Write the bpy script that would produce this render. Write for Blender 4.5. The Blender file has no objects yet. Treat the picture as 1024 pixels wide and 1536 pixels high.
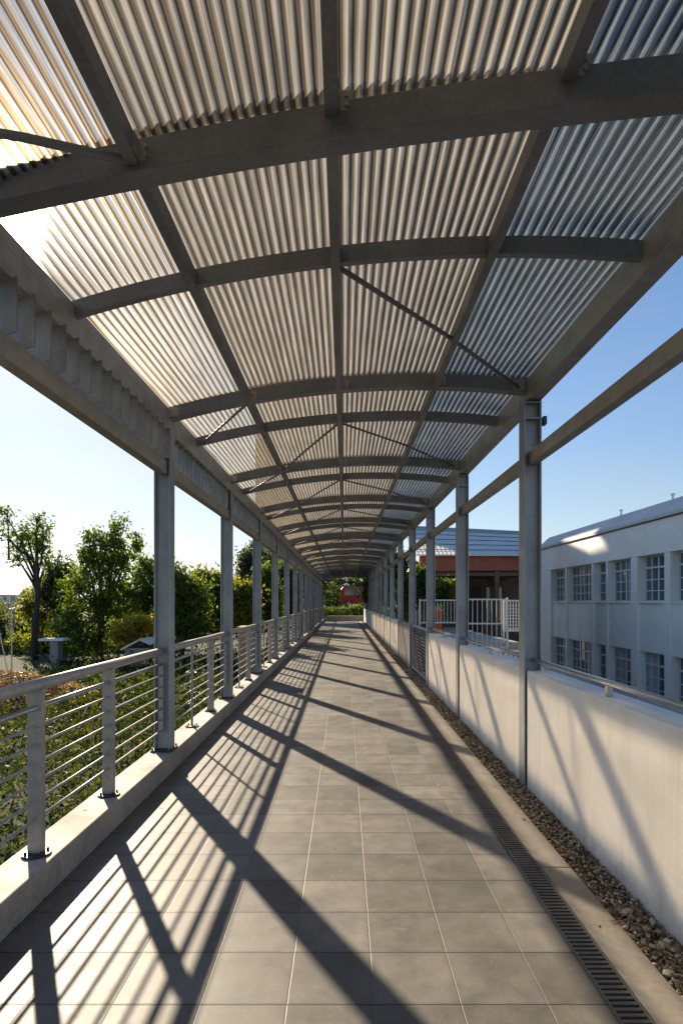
import bpy, math, random
import numpy as np
from mathutils import Vector, Matrix

random.seed(7)
rng = np.random.default_rng(11)
scene = bpy.context.scene
COL = scene.collection

# ------------------------------------------------------------------ sun
AZ = math.radians(29.0)          # sun stands to the left of the view direction (+Y)
EL = math.radians(26.3)
SUN = Vector((-math.sin(AZ) * math.cos(EL), math.cos(AZ) * math.cos(EL), math.sin(EL)))

# ------------------------------------------------------------------ node helpers
class NT:
    def __init__(s, name):
        s.m = bpy.data.materials.new(name); s.m.use_nodes = True
        s.t = s.m.node_tree; s.t.nodes.clear()
        s.out = s.t.nodes.new('ShaderNodeOutputMaterial')
    def n(s, typ, **kw):
        nd = s.t.nodes.new('ShaderNode' + typ)
        for k, v in kw.items(): setattr(nd, k, v)
        return nd
    def put(s, sock, v):
        if isinstance(v, bpy.types.NodeSocket): s.t.links.new(v, sock)
        elif v is not None:
            if isinstance(v, (tuple, list)) and len(v) == 3 and sock.type == 'RGBA': v = (*v, 1)
            sock.default_value = v
    def math(s, op, a, b=None, clamp=False):
        nd = s.n('Math', operation=op, use_clamp=clamp)
        s.put(nd.inputs[0], a)
        if b is not None: s.put(nd.inputs[1], b)
        return nd.outputs[0]
    def coords(s, kind='Object'):
        return s.n('TexCoord').outputs[kind]
    def mapping(s, vec, scale=(1, 1, 1), loc=(0, 0, 0)):
        nd = s.n('Mapping'); s.put(nd.inputs[0], vec)
        nd.inputs['Scale'].default_value = scale; nd.inputs['Location'].default_value = loc
        return nd.outputs[0]
    def noise(s, vec, scale, detail=4, rough=0.55, dist=0.0):
        nd = s.n('TexNoise'); s.put(nd.inputs['Vector'], vec)
        nd.inputs['Scale'].default_value = scale; nd.inputs['Detail'].default_value = detail
        nd.inputs['Roughness'].default_value = rough; nd.inputs['Distortion'].default_value = dist
        return nd.outputs[0]
    def ramp(s, fac, stops):
        nd = s.n('ValToRGB'); s.put(nd.inputs[0], fac)
        el = nd.color_ramp.elements
        while len(el) < len(stops): el.new(0.5)
        for e, (p, c) in zip(el, stops):
            e.position = p
            e.color = (c, c, c, 1) if isinstance(c, (int, float)) else (*c, 1)
        return nd.outputs[0]
    def mix(s, fac, a, b, blend='MIX'):
        nd = s.n('Mix', data_type='RGBA', blend_type=blend)
        s.put(nd.inputs[0], fac); s.put(nd.inputs[6], a); s.put(nd.inputs[7], b)
        return nd.outputs[2]
    def bump(s, h, strength=0.2, dist=0.01, normal=None):
        nd = s.n('Bump'); nd.inputs['Strength'].default_value = strength
        nd.inputs['Distance'].default_value = dist; s.put(nd.inputs['Height'], h)
        if normal is not None: s.put(nd.inputs['Normal'], normal)
        return nd.outputs[0]
    def pbsdf(s, color, rough=0.5, metal=0.0, spec=0.5, normal=None, **kw):
        nd = s.n('BsdfPrincipled')
        s.put(nd.inputs['Base Color'], color); s.put(nd.inputs['Roughness'], rough)
        s.put(nd.inputs['Metallic'], metal); s.put(nd.inputs['Specular IOR Level'], spec)
        if normal is not None: s.put(nd.inputs['Normal'], normal)
        for k, v in kw.items(): s.put(nd.inputs[k], v)
        return nd.outputs[0]
    def mixsh(s, fac, a, b):
        nd = s.n('MixShader'); s.put(nd.inputs[0], fac); s.put(nd.inputs[1], a); s.put(nd.inputs[2], b)
        return nd.outputs[0]
    def done(s, sh):
        s.t.links.new(sh, s.out.inputs['Surface']); return s.m

def weathered(name, base, dark=0.7, rough=0.55, metal=0.0, scale=3.0, fine=40.0, streak=0.0, bump=0.08,
              tint=None, spec=0.5, amount=0.8, grain=0.35):
    k = NT(name); co = k.coords()
    big = k.noise(co, scale, 5, 0.6)
    fin = k.noise(co, fine, 3, 0.6)
    d = tuple(c * dark for c in base) if tint is None else tint
    col = k.mix(k.math('MULTIPLY', k.ramp(big, [(0.38, 0.0), (0.68, 1.0)]), amount), base, d)
    col = k.mix(grain, col, k.ramp(fin, [(0.3, 0.55), (0.7, 1.35)]), 'MULTIPLY')
    if streak:
        st = k.noise(k.mapping(co, (6, 6, 0.35)), 2.2, 4, 0.65)
        col = k.mix(k.math('MULTIPLY', k.ramp(st, [(0.5, 0.0), (0.75, 1.0)]), streak), col, tuple(c * 0.5 for c in base))
    r = k.math('ADD', k.math('MULTIPLY', k.math('SUBTRACT', big, 0.5), 0.35), rough, True)
    return k.done(k.pbsdf(col, r, metal, spec, k.bump(fin, bump, 0.004)))

# ------------------------------------------------------------------ materials
M = {}
M['paint'] = weathered('grey_steel_paint', (0.35, 0.38, 0.415), 0.72, 0.42, 0.15, 2.5, 60, 0.35, 0.05)
M['beam_paint'] = weathered('shaded_steel_paint', (0.205, 0.218, 0.238), 0.66, 0.5, 0.1, 3, 50, 0.2, 0.06)  # column paint again, shade under the roof put into a darker colour
M['rail_bounce_paint'] = weathered('rail_bounce_steel_paint', (0.40, 0.375, 0.345), 0.7, 0.4, 0.2, 6, 70, 0.2, 0.05)  # railing paint, paled and warmed to carry bounce light on the eave beams
M['stainless'] = weathered('pipe_steel', (0.42, 0.41, 0.40), 0.75, 0.3, 0.7, 5, 80, 0.0, 0.03)
M['concrete'] = weathered('concrete', (0.42, 0.375, 0.315), 0.6, 0.75, 0, 2.2, 25, 0.25, 0.25)
M['slab'] = weathered('slab_concrete', (0.29, 0.255, 0.205), 0.62, 0.7, 0, 1.7, 30, 0.0, 0.2)
M['soil'] = weathered('soil', (0.10, 0.075, 0.05), 0.55, 0.95, 0, 4, 60, 0, 0.5)
M['white_wall'] = weathered('facade_plaster', (0.90, 0.865, 0.79), 0.86, 0.75, 0, 0.5, 9, 0.22, 0.05, grain=0.08)
M['block'] = weathered('shade_block_plaster', (0.30, 0.29, 0.28), 0.75, 0.8, 0, 0.5, 6, 0.3, 0.1)
M['white_metal'] = weathered('white_metal', (0.72, 0.72, 0.70), 0.82, 0.45, 0, 3, 40, 0.1, 0.03)
M['orange_beam'] = weathered('terracotta_paint', (0.40, 0.105, 0.05), 0.75, 0.55, 0, 1.5, 15, 0.15, 0.05)
M['brown'] = weathered('brown_wood', (0.17, 0.10, 0.06), 0.5, 0.65, 0, 2, 20, 0.4, 0.1)
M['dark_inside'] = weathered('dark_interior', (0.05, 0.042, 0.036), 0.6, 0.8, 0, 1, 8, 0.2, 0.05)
M['bark'] = weathered('bark', (0.075, 0.058, 0.042), 0.5, 0.9, 0, 3, 25, 0.5, 0.6)
M['orange_plastic'] = weathered('orange_plastic', (0.75, 0.20, 0.03), 0.8, 0.4, 0, 6, 40, 0.1, 0.02)
M['yellow'] = weathered('yellow_fabric', (0.75, 0.48, 0.04), 0.8, 0.6, 0, 4, 30, 0, 0.02)
M['tan_board'] = weathered('tan_board', (0.36, 0.25, 0.13), 0.7, 0.7, 0, 3, 30, 0.3, 0.1)
M['red_paint'] = weathered('dark_red_paint', (0.22, 0.018, 0.02), 0.7, 0.25, 0, 3, 50, 0.05, 0.01)
M['rubber'] = weathered('rubber', (0.02, 0.02, 0.02), 0.7, 0.8, 0, 4, 40, 0, 0.05)
M['dark_metal'] = weathered('dark_metal', (0.05, 0.05, 0.055), 0.7, 0.5, 0.3, 4, 40, 0.2, 0.03)
M['pale_roof'] = weathered('pale_metal_roof', (0.72, 0.69, 0.63), 0.8, 0.6, 0, 1.5, 20, 0.2, 0.04)
M['grey_panel'] = weathered('grey_panel', (0.30, 0.28, 0.255), 0.75, 0.6, 0, 2, 30, 0.4, 0.05)
M['yard'] = weathered('yard_paving', (0.17, 0.16, 0.15), 0.7, 0.85, 0, 0.4, 8, 0, 0.1)
M['hill'] = weathered('far_hill', (0.075, 0.105, 0.10), 0.6, 0.95, 0, 0.03, 0.4, 0, 0.1)
M['roof_grey'] = weathered('roof_membrane', (0.60, 0.59, 0.57), 0.8, 0.7, 0, 0.5, 10, 0.1, 0.05)

M['louvre'] = weathered('louvre_fin', (0.27, 0.27, 0.265), 0.6, 0.6, 0.1, 4, 50, 0.4, 0.05)

def glass_dark():
    k = NT('window_glass'); co = k.coords()
    c = k.mix(k.noise(co, 1.3, 3), (0.06, 0.09, 0.10), (0.13, 0.19, 0.21))  # glass base paled to stand in for reflections
    return k.done(k.pbsdf(c, 0.06, 0, 0.7, k.bump(k.noise(co, 1.5, 2), 0.04, 0.02)))
M['glass'] = glass_dark()

def reflection_curtain():
    k = NT('reflection_curtain'); co = k.coords()
    w = k.n('TexWave', wave_type='BANDS', bands_direction='Y'); k.put(w.inputs['Vector'], co)
    w.inputs['Scale'].default_value = 3.5; w.inputs['Distortion'].default_value = 1.5
    return k.done(k.pbsdf(k.mix(w.outputs[0], (0.25, 0.27, 0.28), (0.6, 0.6, 0.58)), 0.8))
M['reflection_curtain'] = reflection_curtain()

def parapet_mat():
    k = NT('parapet_plaster'); co = k.coords()
    sep = k.n('SeparateXYZ'); k.put(sep.inputs[0], co)
    z = sep.outputs[2]
    big = k.noise(co, 2.2, 5, 0.6)
    col = k.mix(k.ramp(big, [(0.35, 0.0), (0.75, 0.8)]), (0.85, 0.82, 0.78), (0.74, 0.70, 0.64))
    st = k.noise(k.mapping(co, (5, 5, 0.3)), 2.5, 5, 0.7)
    col = k.mix(k.math('MULTIPLY', k.ramp(st, [(0.5, 0.0), (0.8, 1.0)]), 0.3), col, (0.42, 0.37, 0.31))
    # splash-back dirt with a ragged edge along the foot of the wall
    foot = k.math('ADD', k.math('MULTIPLY', z, -3.4), k.math('MULTIPLY', k.noise(co, 6, 5, 0.7), 1.6))
    col = k.mix(k.math('MULTIPLY', k.ramp(foot, [(0.25, 0.0), (0.95, 1.0)]), 0.55), col, (0.36, 0.26, 0.16))
    pit = k.noise(co, 70, 3, 0.6)
    blot = k.noise(co, 9, 6, 0.7)
    return k.done(k.pbsdf(col, 0.75, 0, 0.3, k.bump(k.math('ADD', pit, k.math('MULTIPLY', blot, 2)), 0.12, 0.006)))
M['parapet'] = parapet_mat()

def tile_mat():
    k = NT('paving_tiles'); co = k.coords()
    sep = k.n('SeparateXYZ'); k.put(sep.inputs[0], co)
    u = k.math('DIVIDE', k.math('SUBTRACT', sep.outputs[0], 0.118), 0.345)
    v = k.math('DIVIDE', k.math('SUBTRACT', sep.outputs[1], 2.372), 0.352)
    wob = k.math('MULTIPLY', k.math('SUBTRACT', k.noise(co, 14, 3), 0.5), 0.02)
    def edge(a):
        f = k.math('FRACT', k.math('ADD', a, wob))
        return k.math('MINIMUM', f, k.math('SUBTRACT', 1.0, f))
    eu, ev = edge(u), edge(v)
    gu = k.ramp(eu, [(0.004, 1.0), (0.009, 0.0)])
    gv = k.ramp(ev, [(0.006, 1.0), (0.013, 0.0)])
    cid = k.n('CombineXYZ'); k.put(cid.inputs[0], k.math('FLOOR', u)); k.put(cid.inputs[1], k.math('FLOOR', v))
    wn = k.n('TexWhiteNoise', noise_dimensions='3D'); k.put(wn.inputs[0], cid.outputs[0])
    big = k.noise(co, 1.1, 5, 0.6); med = k.noise(co, 5.5, 6, 0.65); fine = k.noise(co, 120, 2, 0.7)
    col = k.mix(k.ramp(med, [(0.33, 0.0), (0.7, 1.0)]), (0.118, 0.109, 0.094), (0.185, 0.170, 0.145))
    col = k.mix(0.75, col, k.ramp(wn.outputs[0], [(0.0, 0.62), (1.0, 1.25)]), 'MULTIPLY')
    col = k.mix(0.6, col, k.ramp(big, [(0.3, 0.55), (0.7, 1.3)]), 'MULTIPLY')
    col = k.mix(0.4, col, k.ramp(fine, [(0.3, 0.6), (0.7, 1.35)]), 'MULTIPLY')
    # worn spots and light scuffs
    spot = k.noise(co, 9, 6, 0.75, 0.6)
    col = k.mix(k.math('MULTIPLY', k.ramp(spot, [(0.60, 0.0), (0.74, 1.0)]), 0.5), col, (0.33, 0.30, 0.26))
    stn = k.noise(k.mapping(co, (1, 0.8, 1), (3.1, 7.7, 0)), 2.6, 7, 0.72, 0.8)
    col = k.mix(k.math('MULTIPLY', k.ramp(stn, [(0.55, 0.0), (0.66, 1.0)]), 0.5), col, (0.075, 0.067, 0.056))
    # darker weathered rim of each tile
    rim = k.math('MINIMUM', k.ramp(eu, [(0.0, 0.0), (0.09, 1.0)]), k.ramp(ev, [(0.0, 0.0), (0.09, 1.0)]))
    col = k.mix(k.math('MULTIPLY', k.math('SUBTRACT', 1.0, rim), 0.35), col, (0.10, 0.09, 0.078))
    col = k.mix(gu, col, k.mix(k.noise(co, 4, 3), (0.045, 0.04, 0.034), (0.19, 0.17, 0.14)))
    col = k.mix(gv, col, (0.035, 0.031, 0.027))
    joint = k.math('MAXIMUM', k.math('MULTIPLY', gu, 0.8), gv)
    h = k.math('SUBTRACT', k.math('ADD', k.math('MULTIPLY', med, 0.25), k.math('MULTIPLY', fine, 0.12)), joint)
    tl = k.math('MULTIPLY', wn.outputs[0], 0.15)
    rough = k.math('ADD', k.math('MULTIPLY', med, 0.25), 0.40)
    return k.done(k.pbsdf(col, rough, 0, 0.35, k.bump(k.math('ADD', h, tl), 0.35, 0.006)))
M['tiles'] = tile_mat()

def roof_mat(name, clear, trans, metal, tint, glow, rough=0.3, dark_band=0.8):
    """corrugated sheet: old glass-fibre or zinc, dirt lying along the troughs"""
    k = NT(name); co = k.coords()
    sep = k.n('SeparateXYZ'); k.put(sep.inputs[0], co)
    streak = k.noise(k.mapping(co, (60, 0.8, 1)), 1.0, 5, 0.7)
    fine = k.noise(k.mapping(co, (260, 1.6, 1)), 1.0, 3, 0.7)
    blot = k.noise(co, 2.5, 5, 0.65)
    wave = k.math('SINE', k.math('ADD', k.math('MULTIPLY', sep.outputs[0], 2 * math.pi / 0.050), k.math('MULTIPLY', k.math('SUBTRACT', blot, 0.5), 1.2)))
    tr_d = k.math('ADD', k.math('MULTIPLY', wave, -0.42), k.math('ADD', k.math('MULTIPLY', streak, 0.9), k.math('MULTIPLY', blot, 0.5)))
    dirt = k.math('MULTIPLY', k.ramp(tr_d, [(0.5, 0.0), (0.95, 1.0)]), dark_band)
    oi = k.n('ObjectInfo')
    age = k.ramp(oi.outputs['Random'], [(0.0, (0.82, 0.80, 0.78)), (0.5, (1.0, 0.98, 0.95)), (1.0, (1.12, 1.08, 0.98))])
    base = k.mix(dirt, tint, tuple(c * 0.3 for c in tint))
    base = k.mix(0.8, base, k.ramp(fine, [(0.35, 0.4), (0.65, 1.45)]), 'MULTIPLY')
    tcol = k.mix(dirt, glow, tuple(c * d for c, d in zip(glow, (0.26, 0.225, 0.18))))
    tcol = k.mix(0.8, tcol, k.ramp(fine, [(0.35, 0.4), (0.65, 1.45)]), 'MULTIPLY')
    tcol = k.mix(1.0, tcol, age, 'MULTIPLY'); base = k.mix(1.0, base, age, 'MULTIPLY')
    nrm = k.bump(k.math('ADD', streak, k.math('MULTIPLY', fine, 0.4)), 0.15, 0.004)
    surf = k.pbsdf(base, k.math('ADD', rough, k.math('MULTIPLY', blot, 0.25)), metal, 0.5, nrm)
    tr = k.n('BsdfTranslucent'); k.put(tr.inputs[0], tcol)
    sh = k.mixsh(trans, surf, tr.outputs[0])
    if clear:
        rf = k.n('BsdfRefraction'); rf.inputs['IOR'].default_value = 1.07; rf.inputs['Roughness'].default_value = 1.0
        k.put(rf.inputs['Color'], tcol)
        tp = k.n('BsdfTransparent'); k.put(tp.inputs[0], k.mix(k.ramp(fine, [(0.35, 0.0), (0.7, 1.0)]), (0.74, 0.66, 0.53), (1.0, 0.95, 0.85)))
        sh = k.mixsh(0.15, sh, rf.outputs[0])
        sh = k.mixsh(k.math('MULTIPLY', k.math('SUBTRACT', 1.0, dirt), clear), sh, tp.outputs[0])
    return k.done(sh)
M['roof_clear'] = roof_mat('clear_roof_sheet', 0.70, 0.5, 0.0, (0.42, 0.37, 0.29), (0.85, 0.76, 0.60), 0.4, 0.97)
M['roof_mid'] = roof_mat('aged_roof_sheet', 0.0, 0.30, 0.6, (0.58, 0.575, 0.56), (0.78, 0.74, 0.66), 0.26, 0.92)
M['roof_zinc'] = roof_mat('sky_blue_zinc_sheet', 0.0, 0.22, 0.9, (0.62, 0.70, 0.78), (0.5, 0.62, 0.72), 0.10, 0.7)  # blue reflection of the sky put into the zinc's tint and glow

def stone_mat():
    k = NT('gravel_stone'); g = k.n('NewGeometry')
    c = k.ramp(g.outputs['Random Per Island'], [(0.0, (0.09, 0.068, 0.045)), (0.4, (0.25, 0.18, 0.11)), (0.75, (0.38, 0.29, 0.19)), (1.0, (0.6, 0.52, 0.42))])
    return k.done(k.pbsdf(c, 0.85, 0, 0.3, k.bump(k.noise(k.coords(), 90, 3), 0.3, 0.004)))
M['stone'] = stone_mat()

def leaf_mat(name, stops, trans=0.5):
    k = NT(name); g = k.n('NewGeometry')
    c = k.ramp(g.outputs['Random Per Island'], stops)
    big = k.noise(k.coords(), 0.55, 3)
    c = k.mix(0.6, c, k.ramp(big, [(0.35, 0.8), (0.65, 1.9)]), 'MULTIPLY')
    tr = k.n('BsdfTranslucent'); k.put(tr.inputs[0], k.mix(1.0, c, (1.9, 1.8, 0.7), 'MULTIPLY'))
    return k.done(k.mixsh(trans, k.pbsdf(c, 0.55, 0, 0.22), tr.outputs[0]))
M['leaf_dark'] = leaf_mat('dark_leaves', [(0, (0.022, 0.036, 0.014)), (0.5, (0.045, 0.07, 0.024)), (1, (0.085, 0.115, 0.04))])
M['leaf_mid'] = leaf_mat('green_leaves', [(0, (0.035, 0.06, 0.014)), (0.5, (0.075, 0.115, 0.025)), (1, (0.13, 0.17, 0.04))])
M['leaf_lime'] = leaf_mat('lime_leaves', [(0, (0.06, 0.085, 0.014)), (0.5, (0.12, 0.145, 0.025)), (1, (0.22, 0.21, 0.04))])
M['leaf_yellow'] = leaf_mat('yellow_leaves', [(0, (0.14, 0.13, 0.02)), (0.5, (0.26, 0.22, 0.03)), (1, (0.36, 0.28, 0.05))])
M['leaf_grey'] = leaf_mat('grey_leaves', [(0, (0.03, 0.042, 0.024)), (0.5, (0.055, 0.07, 0.04)), (1, (0.10, 0.115, 0.07))])
M['grass'] = leaf_mat('ground_cover_leaves', [(0, (0.010, 0.019, 0.005)), (0.5, (0.026, 0.044, 0.010)), (0.88, (0.058, 0.078, 0.018)), (1, (0.12, 0.10, 0.035))], 0.35)
M['straw'] = leaf_mat('straw_bits', [(0, (0.12, 0.06, 0.03)), (0.5, (0.25, 0.145, 0.065)), (1, (0.40, 0.27, 0.13))], 0.2)

def terrain_mat():
    k = NT('left_terrain'); co = k.coords()
    c = k.mix(k.ramp(k.noise(co, 0.35, 5, 0.6), [(0.4, 0.0), (0.6, 1.0)]), (0.018, 0.028, 0.008), (0.048, 0.042, 0.02))
    c = k.mix(0.6, c, k.ramp(k.noise(co, 8, 4), [(0.3, 0.5), (0.7, 1.4)]), 'MULTIPLY')
    return k.done(k.pbsdf(c, 0.95, 0, 0.2, k.bump(k.noise(co, 5, 5), 0.6, 0.05)))
M['terrain'] = terrain_mat()

# ------------------------------------------------------------------ mesh helpers
class MB:
    def __init__(s): s.v, s.f = [], []
    def add(s, vs, fs):
        b = len(s.v); s.v.extend(tuple(p) for p in vs); s.f.extend(tuple(i + b for i in q) for q in fs); return s
    def box(s, x0, x1, y0, y1, z0, z1):
        return s.add([(x0, y0, z0), (x1, y0, z0), (x1, y1, z0), (x0, y1, z0), (x0, y0, z1), (x1, y0, z1), (x1, y1, z1), (x0, y1, z1)],
                     [(3, 2, 1, 0), (4, 5, 6, 7), (0, 1, 5, 4), (1, 2, 6, 5), (2, 3, 7, 6), (3, 0, 4, 7)])
    def tube(s, pts, r, n=10, cap=True):
        pts = [Vector(p) for p in pts]; rs = r if isinstance(r, (list, tuple)) else [r] * len(pts)
        vs, fs = [], []
        t0 = (pts[1] - pts[0]).normalized()
        up = Vector((0, 0, 1)) if abs(t0.z) < 0.9 else Vector((1, 0, 0))
        for i, p in enumerate(pts):
            a = pts[max(i - 1, 0)]; b = pts[min(i + 1, len(pts) - 1)]
            t = (b - a).normalized(); u = t.cross(up).normalized(); w = t.cross(u).normalized()
            for j in range(n):
                an = 2 * math.pi * j / n
                vs.append(p + (u * math.cos(an) + w * math.sin(an)) * rs[i])
        for i in range(len(pts) - 1):
            for j in range(n):
                fs.append((i * n + j, i * n + (j + 1) % n, (i + 1) * n + (j + 1) % n, (i + 1) * n + j))
        if cap:
            fs.append(tuple(range(n))[::-1]); fs.append(tuple(range((len(pts) - 1) * n, len(pts) * n)))
        return s.add(vs, fs)
    def prism(s, poly, y0, y1):                       # polygon in XZ extruded along Y
        n = len(poly)
        vs = [(x, y0, z) for x, z in poly] + [(x, y1, z) for x, z in poly]
        fs = [tuple(range(n)), tuple(range(2 * n - 1, n - 1, -1))] + [(i, i + n, (i + 1) % n + n, (i + 1) % n) for i in range(n)]
        return s.add(vs, fs)
    def sweep(s, pts, w, h):                          # rectangular bar along X, pts = (x, y, zbottom[, ztop])
        vs, fs = [], []
        for p in pts:
            x, y, z = p[:3]; zt = p[3] if len(p) > 3 else z + h
            vs += [(x, y - w / 2, z), (x, y + w / 2, z), (x, y + w / 2, zt), (x, y - w / 2, zt)]
        for i in range(len(pts) - 1):
            for j in range(4): fs.append((i * 4 + j, i * 4 + (j + 1) % 4, i * 4 + 4 + (j + 1) % 4, i * 4 + 4 + j))
        m = (len(pts) - 1) * 4
        fs += [(3, 2, 1, 0), (m, m + 1, m + 2, m + 3)]
        return s.add(vs, fs)
    def build(s, name, mat, parent=None, smooth=False, bevel=0.0, loc=None):
        me = bpy.data.meshes.new(name)
        v = s.v
        if loc is not None: v = [(a - loc[0], b - loc[1], c - loc[2]) for a, b, c in v]
        me.from_pydata(v, [], s.f); me.materials.append(mat)
        if smooth: me.polygons.foreach_set('use_smooth', [True] * len(me.polygons))
        me.validate(); me.update()
        import bmesh
        if len(s.f) < 20000:
            bm = bmesh.new(); bm.from_mesh(me); bmesh.ops.recalc_face_normals(bm, faces=bm.faces); bm.to_mesh(me); bm.free()
        o = bpy.data.objects.new(name, me); COL.objects.link(o)
        if loc is not None: o.location = loc
        if parent is not None: o.parent = parent
        if bevel:
            b = o.modifiers.new('bevel', 'BEVEL'); b.width = bevel; b.segments = 2; b.limit_method = 'ANGLE'
            b.harden_normals = False
        return o

def tag(o, label, cat, group=None):
    o['label'] = label; o['category'] = cat
    if group: o['group'] = group
    return o
def kind(o, k): o['kind'] = k; return o
def thing(name, label, cat, loc=(0, 0, 0), group=None):
    o = bpy.data.objects.new(name, None); COL.objects.link(o); o.location = loc; o.empty_display_size = 0.2
    return tag(o, label, cat, group)
def sub(mb, name, mat, root, **kw):
    """build world-space mesh as child of a thing whose root has a location only"""
    off = Vector((0, 0, 0)); p = root
    while p is not None: off += p.location; p = p.parent
    mb.v = [(a - off.x, b - off.y, c - off.z) for a, b, c in mb.v]
    return mb.build(name, mat, root, **kw)
def copy_tree(o, parent=None):
    c = o.copy(); COL.objects.link(c); c.parent = parent
    for ch in list(o.children): copy_tree(ch, c)
    return c

ORD = ['first', 'second', 'third', 'fourth', 'fifth', 'sixth', 'seventh', 'eighth', 'ninth', 'tenth', 'eleventh', 'twelfth',
       'thirteenth', 'fourteenth', 'fifteenth', 'sixteenth', 'seventeenth', 'eighteenth']

# ------------------------------------------------------------------ layout numbers
EYE = 1.6
F0, BAY, NF = 2.45, 3.05, 16          # first frame in view, spacing, frames
SK = 0.135                            # the frames run slightly askew across the walkway
XL, XR = -1.64, 1.565                 # inner faces of the columns
YEND = 48.6
def arch(x): return EYE + 1.935 - 0.058 * (x - 0.25) ** 2
def fy(k): return F0 + BAY * k
def colL(k): return fy(k) + 0.225
def colR(k): return fy(k) - 0.21

# ------------------------------------------------------------------ setting: walkway
kind(MB().box(-1.61, 1.18, -2.5, YEND, -0.35, 0.0).build('walkway', M['tiles']), 'structure')
mb = MB()
y = -2.5
while y < YEND - 0.01:
    y1 = min(y + 3.05, YEND); mb.box(1.183, 1.362, y, y1 - 0.006, -0.35, 0.001); y = y1
kind(mb.build('concrete_strip', M['slab'], bevel=0.006), 'structure')
mb = MB(); y = -2.5
while y < YEND - 0.01:
    y1 = min(y + 4.6, YEND)
    mb.box(-1.85, -1.612, y, y1 - 0.005, -0.5, 0.18); y = y1
kind(mb.build('kerb', M['concrete'], bevel=0.008), 'structure')
kind(MB().box(1.364, 1.90, -2.5, YEND, -0.35, -0.045).build('gravel_bed', M['soil']), 'structure')

M['shadow_slat'] = weathered('shadow_strip_slats', (0.13, 0.12, 0.105), 0.6, 0.6, 0.1, 5, 40, 0.0, 0.05)
# shadow band beside the tiles, built up as a dark slatted strip
dr = thing('shadow_strip', 'dark slatted strip standing in for the shadow stripe at the right edge of the tiles', 'shadow strip', (1.10, 2, 0))
sub(MB().box(1.048, 1.165, -2.4, YEND - 0.1, 0.0015, 0.003), 'dark_band', M['rubber'], dr)
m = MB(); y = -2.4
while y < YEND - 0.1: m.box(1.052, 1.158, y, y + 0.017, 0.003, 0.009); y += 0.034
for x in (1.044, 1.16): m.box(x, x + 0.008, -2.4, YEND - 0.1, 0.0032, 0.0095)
sub(m, 'shadow_slats', M['shadow_slat'], dr)

# gravel: individual stones merged into one uncountable strip
def stones():
    V, Fc = [], []
    ico = [(0, 0, 1), (0.894, 0, 0.447), (0.276, 0.851, 0.447), (-0.724, 0.526, 0.447), (-0.724, -0.526, 0.447), (0.276, -0.851, 0.447),
           (0.724, 0.526, -0.447), (-0.276, 0.851, -0.447), (-0.894, 0, -0.447), (-0.276, -0.851, -0.447), (0.724, -0.526, -0.447), (0, 0, -1)]
    fc = [(0, 1, 2), (0, 2, 3), (0, 3, 4), (0, 4, 5), (0, 5, 1), (1, 6, 2), (2, 7, 3), (3, 8, 4), (4, 9, 5), (5, 10, 1), (6, 7, 2), (7, 8, 3), (8, 9, 4), (9, 10, 5), (10, 6, 1), (11, 7, 6), (11, 8, 7), (11, 9, 8), (11, 10, 9), (11, 6, 10)]
    y = 1.2
    r = random.Random(3)
    while y < YEND:
        s0 = 0.0048 + 0.0006 * y
        n = 12 if y < 12 else 5
        for _ in range(n):
            s = s0 * r.uniform(0.6, 1.7) * (2.6 if (y < 3.3 and r.random() < 0.10) else 1)
            cx = r.uniform(1.372, 1.578); cy = y + r.uniform(-0.02, 0.02); cz = -0.04 + r.uniform(0, 0.035)
            a, b, c = r.uniform(0.7, 1.3), r.uniform(0.7, 1.3), r.uniform(0.5, 0.9)
            rot = Matrix.Rotation(r.uniform(0, 6.28), 3, 'Z') @ Matrix.Rotation(r.uniform(-.6, .6), 3, 'X')
            base = len(V)
            for p in ico:
                q = rot @ Vector((p[0] * a * r.uniform(.8, 1.2), p[1] * b * r.uniform(.8, 1.2), p[2] * c))
                V.append((cx + q.x * s, cy + q.y * s, cz + q.z * s))
            Fc.extend((i + base, j + base, k + base) for i, j, k in fc)
        y += 0.0075 + 0.0007 * y
    m = MB(); m.v, m.f = V, Fc
    o = m.build('gravel', M['stone'])
    o['label'] = 'brown gravel strip between the concrete edge and the white parapet'
    kind(o, 'stuff')
stones()

# dead leaves blown against the kerb and the gravel
def litter():
    n = 170; V = np.empty((n, 4, 3))
    for i in range(n):
        t = rng.random()
        if t < 0.45: x, z = -1.60 + abs(rng.normal()) * 0.06, 0.004
        elif t < 0.75: x, z = -1.835 + abs(rng.normal()) * 0.05, 0.185
        elif t < 0.9: x, z = 1.355 - abs(rng.normal()) * 0.07, 0.006
        else: x, z = rng.uniform(-1.5, 1.2), 0.004
        y = 1.6 + 12 * rng.random() ** 1.5; a = rng.random() * 6.28; L = 0.010 + 0.014 * rng.random(); w = L * 0.45; h = 0.006 * rng.random()
        c, q = math.cos(a), math.sin(a)
        V[i] = [(x + c * L, y + q * L, z + h), (x - q * w, y + c * w, z + 0.001), (x - c * L, y - q * L, z + h * 1.4), (x + q * w, y - c * w, z + 0.003)]
    o = quads_obj('leaf_litter', V.reshape(-1, 3), M['straw']); kind(o, 'stuff')
    o['label'] = 'dry brown leaf bits scattered along the kerb and floor edges'

# ------------------------------------------------------------------ canopy
canopy = thing('walkway_canopy', 'long steel canopy of grey columns, curved ribs and corrugated sheets over the tiled walkway', 'canopy')

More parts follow.
